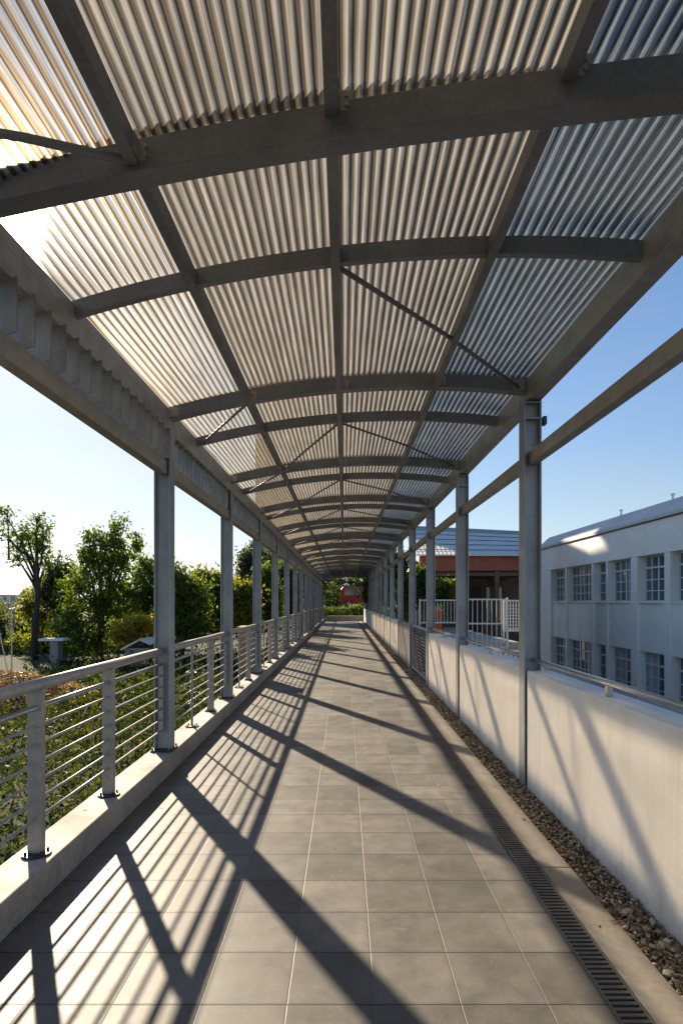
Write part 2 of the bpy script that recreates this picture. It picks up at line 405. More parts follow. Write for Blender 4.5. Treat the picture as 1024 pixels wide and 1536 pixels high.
def h_column(xc, yc, z0, z1, side):
    m = MB(); w = 0.152; d = 0.16; t = 0.012
    m.box(xc - w / 2, xc - w / 2 + t, yc - d / 2, yc + d / 2, z0, z1)
    m.box(xc + w / 2 - t, xc + w / 2, yc - d / 2, yc + d / 2, z0, z1)
    m.box(xc - w / 2 + t, xc + w / 2 - t, yc - 0.012, yc + 0.012, z0, z1)
    # stiffener plates near the head
    for zz in (z1 - 0.16, z1 - 0.02):
        m.box(xc - w / 2 + t, xc + w / 2 - t, yc - d / 2 + 0.004, yc - 0.012, zz - 0.006, zz + 0.006)
    c = m.build('column', M['paint'], canopy, bevel=0.002)
    b = MB()
    b.box(xc - 0.1, xc + 0.1, yc - 0.11, yc + 0.11, z0 + 0.001, z0 + 0.016)
    for sx in (-1, 1):
        for sy in (-1, 1):
            b.tube([(xc + sx * 0.085, yc + sy * 0.095, z0 + 0.015), (xc + sx * 0.085, yc + sy * 0.095, z0 + 0.04)], 0.009, 6)
    b.build('base_plate', M['dark_metal'], c)
    return c
for k in range(-1, NF):
    h_column(XL - 0.078, colL(k), 0.18, EYE + 1.60, -1)
    h_column(XR + 0.078, colR(k), -0.05, EYE + 1.76, 1)

XS = [XL - 0.02 + (XR + 0.05 - XL + 0.02) * i / 24 for i in range(25)]
def rib_pts(yc, dz=0.0, x0=-9, x1=9):
    xs = [x for x in XS if x0 <= x <= x1]
    return [(x, yc - SK * x, arch(x) + dz) for x in xs]
for k in range(-1, NF):
    dz = -0.06 if k <= 0 else 0.0
    pts = rib_pts(fy(k), dz)
    if k <= 0: pts = [(x, fy(k) - 0.03 - 0.2 * x, EYE + 1.845 - 0.022 * x * x, EYE + 1.845 - 0.022 * x * x + 0.138) for x in XS]
    MB().sweep(pts, 0.11, 0.118 - dz).build('main_beam', M['beam_paint'], canopy, bevel=0.004)
    if k < NF - 1:
        yy = fy(k) + 1.0
        MB().sweep(rib_pts(yy, 0.012), 0.05, 0.10).build('rib', M['beam_paint'], canopy, bevel=0.003)
PX = (-0.9, -0.05, 0.82)
def cleats(k):
    yf = lambda x: (fy(k) - 0.03 - 0.2 * x if k <= 0 else fy(k) - SK * x) - 0.055
    for x in PX:
        yb, z = yf(x), arch(x) + 0.02; m = MB()
        m.box(x + 0.026, x + 0.085, yb - 0.012, yb + 0.001, z - 0.01, z + 0.07)
        m.box(x + 0.026, x + 0.036, yb - 0.075, yb - 0.010, z - 0.005, z + 0.065)
        for dz in (0.012, 0.048): m.tube([(x + 0.06, yb - 0.022, z + dz), (x + 0.06, yb - 0.010, z + dz)], 0.009, 6)
        m.build('cleat', M['rail_bounce_paint'], canopy)
    for x in (XL + 0.03, XR - 0.04):
        yb, z = yf(x), arch(x); m = MB()
        m.box(x - 0.05, x + 0.05, yb - 0.010, yb + 0.001, z + 0.01, z + 0.1)
        for dx in (-0.028, 0.028):
            for dz in (0.03, 0.08): m.tube([(x + dx, yb - 0.02, z + dz), (x + dx, yb - 0.008, z + dz)], 0.009, 6)
        m.build('cleat', M['rail_bounce_paint'], canopy)
for k in range(0, 8): cleats(k)
for x in PX:
    m = MB(); z = arch(x) - 0.004
    m.box(x - 0.027, x + 0.027, -1.3, YEND + 0.6, z, z + 0.1)
    m.build('purlin', M['beam_paint'], canopy, bevel=0.003)
# eave beams and side rails run the whole length, warm bounce light put into their paint
m = MB(); m.box(XL - 0.145, XL - 0.004, -1.6, YEND + 0.5, EYE + 1.60, EYE + 1.735)
m.box(XL - 0.012, XL - 0.004, -1.6, YEND + 0.5, EYE + 1.735, EYE + 1.815)
m.build('eave_beam', M['rail_bounce_paint'], canopy, bevel=0.003)
m = MB(); m.box(XR + 0.035, XR + 0.16, -1.6, YEND + 0.5, EYE + 1.762, EYE + 1.95)
m.build('eave_beam', M['rail_bounce_paint'], canopy, bevel=0.004)
for k in range(-1, NF - 1):
    MB().box(XL - 0.12, XL - 0.03, colL(k) + 0.06, colL(k + 1) - 0.06, EYE + 1.205, EYE + 1.325).build('side_rail', M['rail_bounce_paint'], canopy, bevel=0.004)
    MB().box(XR + 0.05, XR + 0.13, colR(k) + 0.016, colR(k + 1) - 0.016, EYE + 1.20, EYE + 1.31).build('side_rail', M['rail_bounce_paint'], canopy, bevel=0.004)

# corrugated roof sheets, one row of four per bay
def roof_sheet(xa, xb, ya, yb, mat, seed):
    pitch, amp, seg = 0.050, 0.0105, 8
    r = random.Random(seed)
    nx = int(round((xb - xa) / pitch * seg)); ny = 8
    V, Fc = [], []
    ph = r.uniform(0, 6.28)
    wob = [r.uniform(-0.0035, 0.0035) for _ in range(ny + 1)]
    for j in range(ny + 1):
        for i in range(nx + 1):
            x = xa + (xb - xa) * i / nx
            t = j / ny
            yy = ya + (yb - ya) * t - SK * x
            c = math.sin(2 * math.pi * x / pitch)
            c = math.copysign(abs(c) ** 0.75, c)
            z = arch(x) + 0.136 + amp * c + wob[j] * math.sin(3 * x + ph) + (0.004 if j == 0 else 0)
            V.append((x, yy, z))
    for j in range(ny):
        for i in range(nx):
            a = j * (nx + 1) + i
            Fc.append((a, a + 1, a + nx + 2, a + nx + 1))
    m = MB(); m.v, m.f = V, Fc
    return m.build('roof_sheet', mat, canopy, smooth=True)
STR = [(-1.72, -0.9), (-0.9, -0.05), (-0.05, 0.82), (0.82, 1.68)]
for k in range(-1, NF):
    ya = fy(k) - 0.03; yb = fy(k + 1) + 0.03 if k < NF - 1 else YEND + 0.7
    for j, (a, b) in enumerate(STR):
        roof_sheet(a, b, ya, yb, (M['roof_clear'], M['roof_mid'], M['roof_mid'], M['roof_zinc'])[j], k * 4 + j)

# louvre fins between the left columns
def louvre(k):
    y0, y1 = colL(k) + 0.09, colL(k + 1) - 0.09
    x = XL - 0.075; c, a, p = (0.26, math.radians(60), 0.165) if k <= 0 else (0.24, math.radians(34), 0.165)
    dx, dy = -math.sin(a) * c / 2, math.cos(a) * c / 2; nx, ny = math.cos(a) * 0.003, math.sin(a) * 0.003
    n = int((y1 - y0 - 2 * dy) / p); p = (y1 - y0 - 2 * dy) / n
    m = MB(); z0, z1 = EYE + 1.326, EYE + 1.599
    for i in range(n + 1):
        yc = y0 + dy + i * p; t = random.uniform(-0.006, 0.006)
        q = [(x + dx + nx + t, yc + dy + ny), (x - dx + nx, yc - dy + ny), (x - dx - nx, yc - dy - ny), (x + dx - nx + t, yc + dy - ny)]
        m.add([(u, v, z0) for u, v in q] + [(u, v, z1) for u, v in q], [(0, 1, 2, 3), (7, 6, 5, 4), (0, 4, 5, 1), (1, 5, 6, 2), (2, 6, 7, 3), (3, 7, 4, 0)])
    return m.build('louvre_panel', M['louvre'], canopy)
for k in range(-1, NF - 1): louvre(k)

# thin diagonal wind braces
def brace(p, q, r=0.013):
    P = lambda a: (a[0], a[1], arch(a[0]) + a[2])
    mid = ((p[0] + q[0]) / 2, (p[1] + q[1]) / 2, 0.02)
    MB().tube([P(p), P(mid), P(q)], r, 8).build('brace', M['beam_paint'], canopy, smooth=True)
for k in range(0, NF - 1):
    yr = fy(k) + 1.0
    brace((-0.05, yr + 0.02, 0.02), (1.52, colR(k + 1) - 0.06, 0.03), 0.016 if k == 0 else 0.013)
    if k != 0:
        brace((-0.05, yr + 0.02, 0.02), (-0.9, fy(k + 1) + 0.1, 0.02))
        brace((-0.9, fy(k) + 0.15, 0.02), (-1.62, fy(k) + (1.25 if k > 0 else 1.0), 0.03))
brace((-0.9, fy(0) + 0.09, 0.01), (-1.60, fy(0) - 0.28, 0.02), 0.018)
# small floodlight bracket at the head of the near right column
m = MB(); cy = colR(1)
m.box(XR + 0.156, XR + 0.20, cy - 0.02, cy + 0.02, EYE + 1.58, EYE + 1.60)
m.box(XR + 0.185, XR + 0.215, cy - 0.035, cy + 0.035, EYE + 1.56, EYE + 1.63)
m.build('bracket', M['dark_metal'], canopy)

# ------------------------------------------------------------------ left railing, one panel per bay
XRAIL = -1.725
def railing(k):
    y0, y1 = colL(k) + 0.082, colL(k + 1) - 0.082
    w = ORD[k + 1]
    if k <= 0: nm = 'the nearest grey railing bay with two broad flat posts' if k == 0 else 'grey railing bay beside the camera, before the nearest bay with two broad posts'
    else: nm = 'grey railing bay just past the %s left column that stands fully in view' % ORD[k - 1]
    root = thing('railing', nm, 'railing', (XRAIL, y0, 0.18), 'railing bays along the left kerb')
    sub(MB().tube([(XRAIL, y0 - 0.01, 1.13), (XRAIL, y1 + 0.01, 1.13)], 0.034, 14), 'handrail', M['rail_bounce_paint'], root, smooth=True)
    for i in range(7):
        z = 1.005 - i * 0.104; r = 0.0165 if i == 0 else 0.0088
        sub(MB().tube([(XRAIL + 0.004, y0 - 0.01, z), (XRAIL + 0.004, y1 + 0.01, z)], r, 8), 'rail', M['stainless'] if i == 0 else M['rail_bounce_paint'], root, smooth=True)
    posts = [(0.60, 1), (1.63, 1)] if k <= 0 else [(0.98, 0), (1.93, 1)]
    for dy, broad in posts:
        yy = y0 + dy; m = MB()
        if broad: m.box(XRAIL - 0.042, XRAIL + 0.042, yy - 0.02, yy + 0.02, 0.192, 1.11)
        else: m.tube([(XRAIL, yy, 0.192), (XRAIL, yy, 1.11)], 0.014, 8)
        p = sub(m, 'post', M['rail_bounce_paint'], root, bevel=0.003 if broad else 0)
        b = MB(); b.tube([(XRAIL, yy, 0.181), (XRAIL, yy, 0.193)], 0.078, 18)
        for a in (0.6, 2.5, 3.9, 5.6): b.tube([(XRAIL + 0.058 * math.cos(a), yy + 0.058 * math.sin(a), 0.19), (XRAIL + 0.058 * math.cos(a), yy + 0.058 * math.sin(a), 0.21)], 0.008, 6)
        sub(b, 'base_flange', M['dark_metal'], p)
    # end lugs on the columns
    m = MB()
    m.box(XRAIL - 0.02, XRAIL + 0.02, y1 - 0.004, y1 + 0.004, 0.36, 1.02)
    sub(m, 'end_plate', M['rail_bounce_paint'], root)
for k in range(-1, NF - 1): railing(k)

# ------------------------------------------------------------------ right parapet, one wall per bay
def parapet(k):
    y0, y1 = colR(k) + 0.095, colR(k + 1) - 0.095
    n = 1 if k in (0, 1) else 2
    if k == -1: nm = 'white parapet wall beside the camera, before the near white wall with a pipe rail'
    elif k == 0: nm = 'nearest long white parapet wall with a shadow across its top and a thick pipe rail'
    elif k == 1: nm = 'white parapet wall between the first and second right columns'
    else: nm = '%s white parapet bay from the camera on the right, split by a thin dark joint' % ORD[k]
    if k == 4: nm = 'grey weathered boarded parapet bay just past the wire mesh gate'
    root = thing('parapet_wall', nm, 'wall', (1.69, y0, -0.05), 'parapet bays along the right side')
    L = (y1 - y0) / n
    for i in range(n):
        a, b = y0 + i * L + (0.018 if i else 0), y0 + (i + 1) * L - (0.018 if i < n - 1 else 0)
        sub(MB().box(1.585, 1.80, a, b, -0.06, 1.0), 'wall_panel', M['grey_panel'] if k == 4 else M['parapet'], root, bevel=0.012)
    if k <= 3:
        xr = 1.665
        r = sub(MB().tube([(xr, y0 - 0.06, 1.085), (xr, y1 + 0.06, 1.085)], 0.021, 12), 'pipe_rail', M['stainless'], root, smooth=True)
        for t in ((0.5,) if k > 0 else (0.50, 0.02)):
            yy = y0 + (y1 - y0) * t
            sub(MB().box(xr - 0.018, xr + 0.018, yy - 0.018, yy + 0.018, 0.995, 1.07), 'stub', M['stainless'], root, bevel=0.003)
for k in range(-1, NF - 1):
    if k != 3: parapet(k)
# wire mesh gate in the open bay
g = thing('mesh_gate', 'dark wire mesh gate filling the gap in the white parapet', 'gate', (1.64, colR(3) + 0.1, 0))
y0, y1 = colR(3) + 0.1, colR(4) - 0.1
m = MB()
for yy in (y0, y1 - 0.04): m.box(1.62, 1.66, yy, yy + 0.04, 0.02, 1.05)
for zz in (0.02, 1.01): m.box(1.622, 1.658, y0 + 0.04, y1 - 0.04, zz, zz + 0.04)
sub(m, 'gate_frame', M['paint'], g)
m = MB()
for i in range(1, 40): m.tube([(1.64, y0 + (y1 - y0) * i / 40, 0.05), (1.64, y0 + (y1 - y0) * i / 40, 1.02)], 0.003, 4)
for i in range(1, 14): m.tube([(1.64, y0 + .03, 0.05 + 0.07 * i), (1.64, y1 - .03, 0.05 + 0.07 * i)], 0.003, 4)
sub(m, 'wire_mesh', M['dark_metal'], g)

# ------------------------------------------------------------------ terrain
def terr(x, y):
    d = max(0.0, -1.9 - x)
    z = -0.62 - 0.06 * min(d, 10) - 0.028 * max(0, d - 10)
    z += 0.10 * math.sin(x * 0.7 + y * 0.31) + 0.07 * math.sin(y * 0.9 - x * 0.4)
    return max(z, -7.0)
m = MB(); xs = [-1.85 - 0.5 * i for i in range(20)] + [-12 - 3 * i for i in range(1, 30)] + [-200, -600]
ys = [-6 + 0.7 * i for i in range(40)] + [24 + 3 * i for i in range(30)] + [150, 220, 400, 900]
for yy in ys:
    for x in xs: m.v.append((x, yy, terr(x, yy)))
W = len(xs)
for j in range(len(ys) - 1):
    for i in range(W - 1): m.f.append((j * W + i, j * W + i + 1, (j + 1) * W + i + 1, (j + 1) * W + i))
kind(m.build('terrain', M['terrain'], smooth=True), 'structure')
m = MB(); m.v = [(1.9, -10, -4), (600, -10, -4), (600, 900, -4), (1.9, 900, -4)]; m.f = [(0, 1, 2, 3)]
kind(m.build('yard', M['yard']), 'structure')
m = MB()
for yy, zz in ((YEND, -0.42), (51, -0.42), (55.5, 1.0), (120, 1.0), (900, 1.0)): m.v += [(-9 if yy > 50 else -1.86, yy, zz), (9 if yy > 50 else 1.9, yy, zz)]
m.f = [(i * 2, i * 2 + 1, i * 2 + 3, i * 2 + 2) for i in range(4)]
kind(m.build('far_ground', M['terrain']), 'structure')
kind(MB().box(-1.86, 1.88, -2.5, YEND, -4.0, -0.36).build('walkway_base', M['concrete']), 'structure')

# far hills
m = MB()
n = 120
for i in range(n + 1):
    a = -1.5 + 1.6 * i / n
    R = 520
    h = -7 + 14 + 7 * math.sin(a * 7 + 1) + 4 * math.sin(a * 19) + 1.6 * math.sin(a * 61)
    m.v += [(R * math.sin(a), R * math.cos(a), -20), (R * math.sin(a), R * math.cos(a), h), (1.3 * R * math.sin(a), 1.3 * R * math.cos(a), -20)]
for i in range(n):
    m.f += [(i * 3, i * 3 + 3, i * 3 + 4, i * 3 + 1), (i * 3 + 1, i * 3 + 4, i * 3 + 5, i * 3 + 2)]
kind(m.build('hills', M['hill'], smooth=True), 'structure')

# ------------------------------------------------------------------ foliage
def leaves_mesh(lobes, n, size, clump=0.35, flat=0.0, shell=0.45):
    """many leaf-sized quads gathered in clumps through the lobes"""
    n = int(n * 1.3); size = size * 0.82
    vol = np.array([l[3] * l[4] * l[5] for l in lobes]) ** 0.55; vol /= vol.sum()
    nc = max(6, n // 26)
    li = rng.choice(len(lobes), nc, p=vol)
    L = np.array(lobes)[li]
    d = rng.normal(size=(nc, 3)); d /= np.linalg.norm(d, axis=1)[:, None]
    r = shell + (1 - shell) * rng.random(nc) ** 0.6
    cc = L[:, :3] + d * r[:, None] * L[:, 3:6]
    ci = rng.integers(0, nc, n)
    cs = clump * (0.5 + rng.random(nc))
    c = cc[ci] + rng.normal(size=(n, 3)) * cs[ci][:, None] * 0.5
    a = rng.normal(size=(n, 3)); a /= np.linalg.norm(a, axis=1)[:, None]
    b = np.cross(a, rng.normal(size=(n, 3))); b /= np.linalg.norm(b, axis=1)[:, None]
    s = size * (0.55 + 0.9 * rng.random(n))
    a *= s[:, None]; b *= (s * 0.48)[:, None]
    v = np.empty((n, 4, 3)); v[:, 0] = c - a; v[:, 1] = c + b - a * 0.1; v[:, 2] = c + a; v[:, 3] = c - b - a * 0.1
    return v.reshape(-1, 3)
def quads_obj(name, v, mat, parent=None):
    n = len(v) // 4
    me = bpy.data.meshes.new(name)
    me.vertices.add(n * 4); me.vertices.foreach_set('co', v.astype(np.float32).ravel())
    me.loops.add(n * 4); me.loops.foreach_set('vertex_index', np.arange(n * 4, dtype=np.int32))
    me.polygons.add(n); me.polygons.foreach_set('loop_start', np.arange(0, n * 4, 4, dtype=np.int32))
    me.materials.append(mat); me.update(calc_edges=True)
    o = bpy.data.objects.new(name, me); COL.objects.link(o)
    if parent: o.parent = parent
    return o
def PXY(px, py, Y): return ((px - 516) / 897 * Y, Y, EYE + (902 - py) / 897 * Y)
def lobe(px, py, rx, ry, Y, dy=1.0, oy=0.0):
    x, y, z = PXY(px, py, Y); s = Y / 897
    return (x, y + oy, z, rx * s, max(rx * s, 0.4) * dy, ry * s)
def tree(name, label, cat, base, lobes, n, size, mat, trunk=0.15, group=None, clump=0.4, shell=0.45, limbs=True, trunk_top=None, extra=()):
    root = thing(name, label, cat, base, group)
    B = Vector(base)
    top = Vector(trunk_top) if trunk_top else Vector(lobes[0][:3])
    m = MB()
    mid = (B + top) / 2 + Vector((0.12, 0, 0))
    m.tube([B - Vector((0, 0, 0.4)), B * 0.72 + top * 0.28, mid, top], [trunk * 1.2, trunk * 0.9, trunk * 0.7, trunk * 0.3], 9)
    if limbs:
        for l in lobes[1:]:
            t = random.uniform(0.35, 0.8); p = B + (top - B) * t; q = Vector(l[:3]) + Vector((0, 0, l[5] * 0.5))
            m.tube([p, (p + q) / 2 + Vector((random.uniform(-.2, .2), 0, -0.1)), q], [trunk * 0.45, trunk * 0.3, trunk * 0.1], 6)
    for p, q, r0 in extra: m.tube([p, (Vector(p) + Vector(q)) / 2, q], [r0, r0 * 0.7, r0 * 0.4], 6)
    sub(m, 'trunk', M['bark'], root, smooth=True)
    v = leaves_mesh(lobes, n, size, clump, shell=shell) - np.array(base)
    quads_obj('crown', v, mat, root)
    return root
def ground_pt(px, Y):
    x = (px - 516) / 897 * Y
    return (x, Y, terr(x, Y))

tree('slender_tree', 'slender dark trunked tree with sparse crown at the far left', 'tree', ground_pt(52, 30),
     [lobe(50, 815, 24, 34, 30), lobe(66, 800, 12, 18, 30), lobe(28, 815, 14, 18, 30), lobe(56, 782, 9, 14, 30), lobe(22, 836, 9, 10, 30), lobe(70, 845, 8, 12, 30), lobe(38, 800, 12, 12, 30), lobe(6, 775, 12, 18, 30), lobe(2, 800, 10, 10, 30)],
     2000, 0.105, M['leaf_mid'], 0.17, clump=0.32, shell=0.2, trunk_top=PXY(55, 800, 30),
     extra=[(PXY(52, 870, 30), PXY(30, 825, 30), 0.06), (PXY(14, 840, 30), PXY(12, 770, 30), 0.05), (PXY(30, 825, 30), PXY(2, 795, 30), 0.05)])
tree('bushy_tree', 'tall bushy dark green tree with spiky top left of the near column', 'tree', ground_pt(150, 26),
     [lobe(150, 880, 40, 50, 26), lobe(180, 880, 30, 45, 26), lobe(112, 895, 30, 45, 26), lobe(150, 835, 30, 32, 26), lobe(175, 822, 20, 28, 26), lobe(178, 787, 7, 18, 26), lobe(140, 812, 10, 20, 26), lobe(128, 835, 10, 20, 26), lobe(206, 812, 5, 12, 26), lobe(192, 838, 13, 18, 26), lobe(160, 930, 50, 40, 26), lobe(105, 940, 25, 30, 26), lobe(200, 900, 18, 35, 26), lobe(150, 960, 45, 22, 26), lobe(160, 810, 16, 16, 26)],
     12500, 0.095, M['leaf_mid'], 0.16, clump=0.27, shell=0.3)
tree('leaning_shrub_tree', 'medium grey green tree between the slender tree and the spiky bushy tree', 'tree', ground_pt(92, 31),
     [lobe(92, 880, 22, 34, 31), lobe(84, 855, 14, 20, 31), lobe(102, 860, 14, 22, 31), lobe(72, 890, 16, 22, 31), lobe(100, 915, 24, 28, 31)],
     5200, 0.11, M['leaf_grey'], 0.12, clump=0.35, shell=0.3)
tree('bright_shrub', 'bright yellow green shrub behind the slender tree trunk', 'shrub', ground_pt(62, 36),
     [lobe(62, 900, 24, 28, 36), lobe(48, 905, 14, 22, 36), lobe(76, 890, 18, 24, 36), lobe(70, 930, 26, 20, 36)], 4200, 0.13, M['leaf_lime'], 0.08, clump=0.4, shell=0.3)
tree('yellow_shrub', 'low yellow leaved shrub at the foot of the near left column', 'shrub', ground_pt(203, 22),
     [lobe(203, 942, 24, 16, 22), lobe(186, 950, 16, 14, 22), lobe(220, 938, 18, 16, 22)], 2400, 0.085, M['leaf_yellow'], 0.05, clump=0.25, shell=0.3)
tree('round_shrub_tree', 'dark green tree half hidden behind the near left column', 'tree', ground_pt(228, 27),
     [lobe(222, 880, 24, 40, 27), lobe(218, 850, 10, 18, 27), lobe(232, 910, 26, 40, 27), lobe(240, 860, 16, 22, 27)], 4200, 0.10, M['leaf_mid'], 0.12, clump=0.34, shell=0.3)
tree('leafy_tree', 'sunlit green tree just past the near left column', 'tree', ground_pt(272, 20),
     [lobe(275, 905, 30, 40, 20), lobe(262, 880, 18, 22, 20), lobe(292, 895, 22, 26, 20), lobe(280, 935, 36, 26, 20), lobe(258, 925, 22, 30, 20), lobe(265, 860, 8, 10, 20)], 8000, 0.085, M['leaf_mid'], 0.1, clump=0.28, shell=0.35)
tree('leafy_tree', 'yellow green tree filling the gap beside the second left column', 'tree', ground_pt(318, 23),
     [lobe(318, 895, 28, 36, 23), lobe(305, 875, 16, 20, 23), lobe(332, 880, 18, 26, 23), lobe(316, 930, 34, 28, 23), lobe(340, 910, 18, 30, 23)], 8000, 0.09, M['leaf_lime'], 0.1, clump=0.3, shell=0.35)
tree('pale_shrub', 'pale lime shrub between the second and third left columns', 'shrub', ground_pt(366, 21),
     [lobe(366, 905, 20, 26, 21), lobe(356, 890, 12, 16, 21), lobe(378, 895, 12, 20, 21), lobe(366, 935, 22, 20, 21)], 4500, 0.085, M['leaf_lime'], 0.08, clump=0.25, shell=0.35)
tree('airy_tree', 'tall airy grey tree rising behind the third left column', 'tree', ground_pt(385, 40),
     [lobe(372, 840, 14, 22, 40), lobe(368, 858, 14, 16, 40), lobe(384, 830, 12, 16, 40), lobe(396, 838, 10, 16, 40), lobe(410, 835, 8, 14, 40), lobe(360, 870, 12, 10, 40), lobe(392, 860, 14, 14, 40)],
     2600, 0.15, M['leaf_grey'], 0.16, clump=0.4, shell=0.2)
tree('dense_tree', 'dense dark green tree between the third and fourth left columns', 'tree', ground_pt(402, 25),
     [lobe(402, 890, 17, 36, 25), lobe(400, 865, 12, 18, 25), lobe(408, 910, 18, 26, 25), lobe(394, 905, 12, 24, 25)], 6000, 0.09, M['leaf_mid'], 0.1, clump=0.28, shell=0.35)
tree('dense_tree', 'dense dark green tree between the fourth and fifth left columns', 'tree', ground_pt(428, 32),
     [lobe(428, 885, 16, 34, 32), lobe(424, 862, 10, 16, 32), lobe(436, 870, 10, 22, 32), lobe(430, 905, 18, 20, 32)], 5000, 0.12, M['leaf_dark'], 0.12, clump=0.35, shell=0.35)
tree('dense_tree', 'green tree seen between the crowded far left columns', 'tree', ground_pt(456, 46),
     [lobe(456, 880, 18, 26, 46), lobe(446, 865, 12, 18, 46), lobe(470, 872, 14, 22, 46)], 3000, 0.17, M['leaf_dark'], 0.14, clump=0.5, shell=0.35)
for i, (px, Y, w, t, b) in enumerate([(255, 48, 40, 872, 930), (330, 55, 46, 868, 925), (180, 55, 50, 880, 930), (395, 60, 40, 872, 920)]):
    lab = ['dark tree line clump seen behind the sunlit tree past the near column', 'distant dark tree behind the second left column', 'distant dark tree behind the spiky bushy tree', 'distant dark tree behind the third left column'][i]
    tree('distant_tree', lab, 'tree', ground_pt(px, Y), [lobe(px, (t + b) / 2, w * 0.6, (b - t) / 2, Y), lobe(px - w * .4, (t + b) / 2 + 6, w * .4, (b - t) / 2.4, Y), lobe(px + w * .4, (t + b) / 2 + 4, w * .4, (b - t) / 2.2, Y)],
         3200, 0.2, M['leaf_dark'], 0.15, 'distant trees on the left', clump=0.5, shell=0.35)

for i, (px, Y, w, t, b, mt) in enumerate([(18, 44, 40, 925, 975, 'leaf_grey'), (75, 46, 50, 915, 965, 'leaf_dark'), (225, 36, 40, 900, 960, 'leaf_mid'), (20, 70, 60, 895, 935, 'leaf_grey'), (-25, 38, 40, 905, 975, 'leaf_grey'), (150, 33, 70, 945, 985, 'leaf_mid'), (45, 36, 50, 950, 985, 'leaf_lime')]):
    lab = ['grey green thicket low at the far left behind the pale post', 'dark thicket behind the slender tree trunk', 'green thicket around the foot of the near left column', 'hazy grey copse below the far left roofs', 'grey thicket at the left edge beyond the pale post', 'low green thicket under the spiky bushy tree', 'low bright thicket at the foot of the slender tree'][i]
    tree('thicket', lab, 'shrub', ground_pt(px, Y), [lobe(px, (t + b) / 2, w * 0.6, (b - t) / 2, Y), lobe(px - w * .5, (t + b) / 2 + 6, w * .4, (b - t) / 2.4, Y), lobe(px + w * .5, (t + b) / 2 + 4, w * .4, (b - t) / 2.2, Y), lobe(px, b, w * .8, 12, Y)],
         4500, 0.14, M[mt], 0.08, 'thickets behind the left trees', clump=0.45, shell=0.3)

# ground cover on the near slope
def ground_cover():
    n = 95000
    x = -1.9 - 9.5 * rng.random(n) ** 1.5; y = 1.0 + 24 * rng.random(n) ** 1.4
    z = np.array([terr(a, b) for a, b in zip(x, y)])
    hgt = (0.08 + 0.95 * rng.random(n) * (0.45 + 0.55 * np.sin(x * 1.7 + y * 0.8) * np.sin(y * 1.1 - x)))
    c = np.stack([x, y, z + hgt * rng.random(n)], 1)
    a = rng.normal(size=(n, 3)); a[:, 2] = np.abs(a[:, 2]) + 0.3; a /= np.linalg.norm(a, axis=1)[:, None]
    b = np.cross(a, rng.normal(size=(n, 3))); b /= np.linalg.norm(b, axis=1)[:, None]
    s = (0.011 + 0.0020 * y) * (0.6 + 0.9 * rng.random(n))
    a *= s[:, None] * 1.3; b *= (s * 0.6)[:, None]
    v = np.empty((n, 4, 3)); v[:, 0] = c - a; v[:, 1] = c + b; v[:, 2] = c + a; v[:, 3] = c - b
    o = quads_obj('ground_cover', v.reshape(-1, 3), M['grass']); kind(o, 'stuff')
    o['label'] = 'low green ground cover on the slope behind the left railing'
ground_cover()
litter()

# straw mound
def mound():
    cx, cy, rx, ry, hz = -8.9, 15.0, 4.6, 4.2, 1.12
    m = MB(); n = 28; rings = 10
    g = terr(cx, cy) - 0.1
    def hh(u, a): return hz * (math.cos(u * math.pi) * 0.5 + 0.5) * (1 + 0.12 * math.sin(3 * a + 1) * u)
    for i in range(rings + 1):
        u = i / rings
        for j in range(n):
            a = 2 * math.pi * j / n
            m.v.append((cx + rx * u * math.cos(a), cy + ry * u * math.sin(a), g + hh(u, a)))
    for i in range(rings):
        for j in range(n): m.f.append((i * n + j, i * n + (j + 1) % n, (i + 1) * n + (j + 1) % n, (i + 1) * n + j))
    root = thing('straw_mound', 'rounded mound of dry brown straw behind the near railing', 'mound', (cx, cy, g))
    sub(m, 'mound_body', M['soil'], root, smooth=True)
    N = 42000
    u = np.sqrt(rng.random(N)) * 1.12; a = 2 * np.pi * rng.random(N)
    z = hz * (np.cos(np.minimum(u, 1) * np.pi) * 0.5 + 0.5) * (1 + 0.12 * np.sin(3 * a + 1) * u) + 0.04 * rng.random(N)
    c = np.stack([rx * u * np.cos(a), ry * u * np.sin(a), z], 1)
    d = rng.normal(size=(N, 3)); d[:, 2] *= 0.45; d /= np.linalg.norm(d, axis=1)[:, None]
    e = np.cross(d, rng.normal(size=(N, 3))); e /= np.linalg.norm(e, axis=1)[:, None]
    s = 0.06 * (0.5 + rng.random(N))
    d *= s[:, None]; e *= (s * 0.25)[:, None]
    v = np.empty((N, 4, 3)); v[:, 0] = c - d; v[:, 1] = c + e; v[:, 2] = c + d; v[:, 3] = c - e
    o = quads_obj('straw', v.reshape(-1, 3), M['straw'], root); kind(o, 'stuff')
mound()

# small things beyond the railing on the left
x, y, z = PXY(76, 958, 24)
w = thing('garden_table', 'long white slab on a pale pier behind the slender tree trunk', 'table', (x, y, terr(x, y)))
sub(MB().box(x - 0.5, x + 0.5, y, y + 0.6, z - 0.10, z), 'slab', M['white_wall'], w, bevel=0.01)
sub(MB().box(x - 0.05, x + 0.28, y + 0.05, y + 0.5, terr(x, y) - 0.2, z - 0.121), 'pier', M['grey_panel'], w, bevel=0.01)
x, y, z = PXY(205, 968, 20)
m = MB(); g = terr(x, y)
m.prism([(x - 0.55, z - 0.12), (x + 0.1, z + 0.22), (x + 0.5, z + 0.05), (x + 0.46, z + 0.0), (x + 0.1, z + 0.16), (x - 0.52, z - 0.18)], y, y + 1.2)
r_ = thing('shed', 'small shed with a pale tilted roof below the yellow shrub', 'shed', (x, y, g))
sub(m, 'roof', M['white_metal'], r_)
sub(MB().box(x - 0.42, x + 0.4, y + 0.1, y + 1.1, g - 0.2, z - 0.1), 'shed_body', M['grey_panel'], r_)
gx, gy, gz = ground_pt(18, 19)
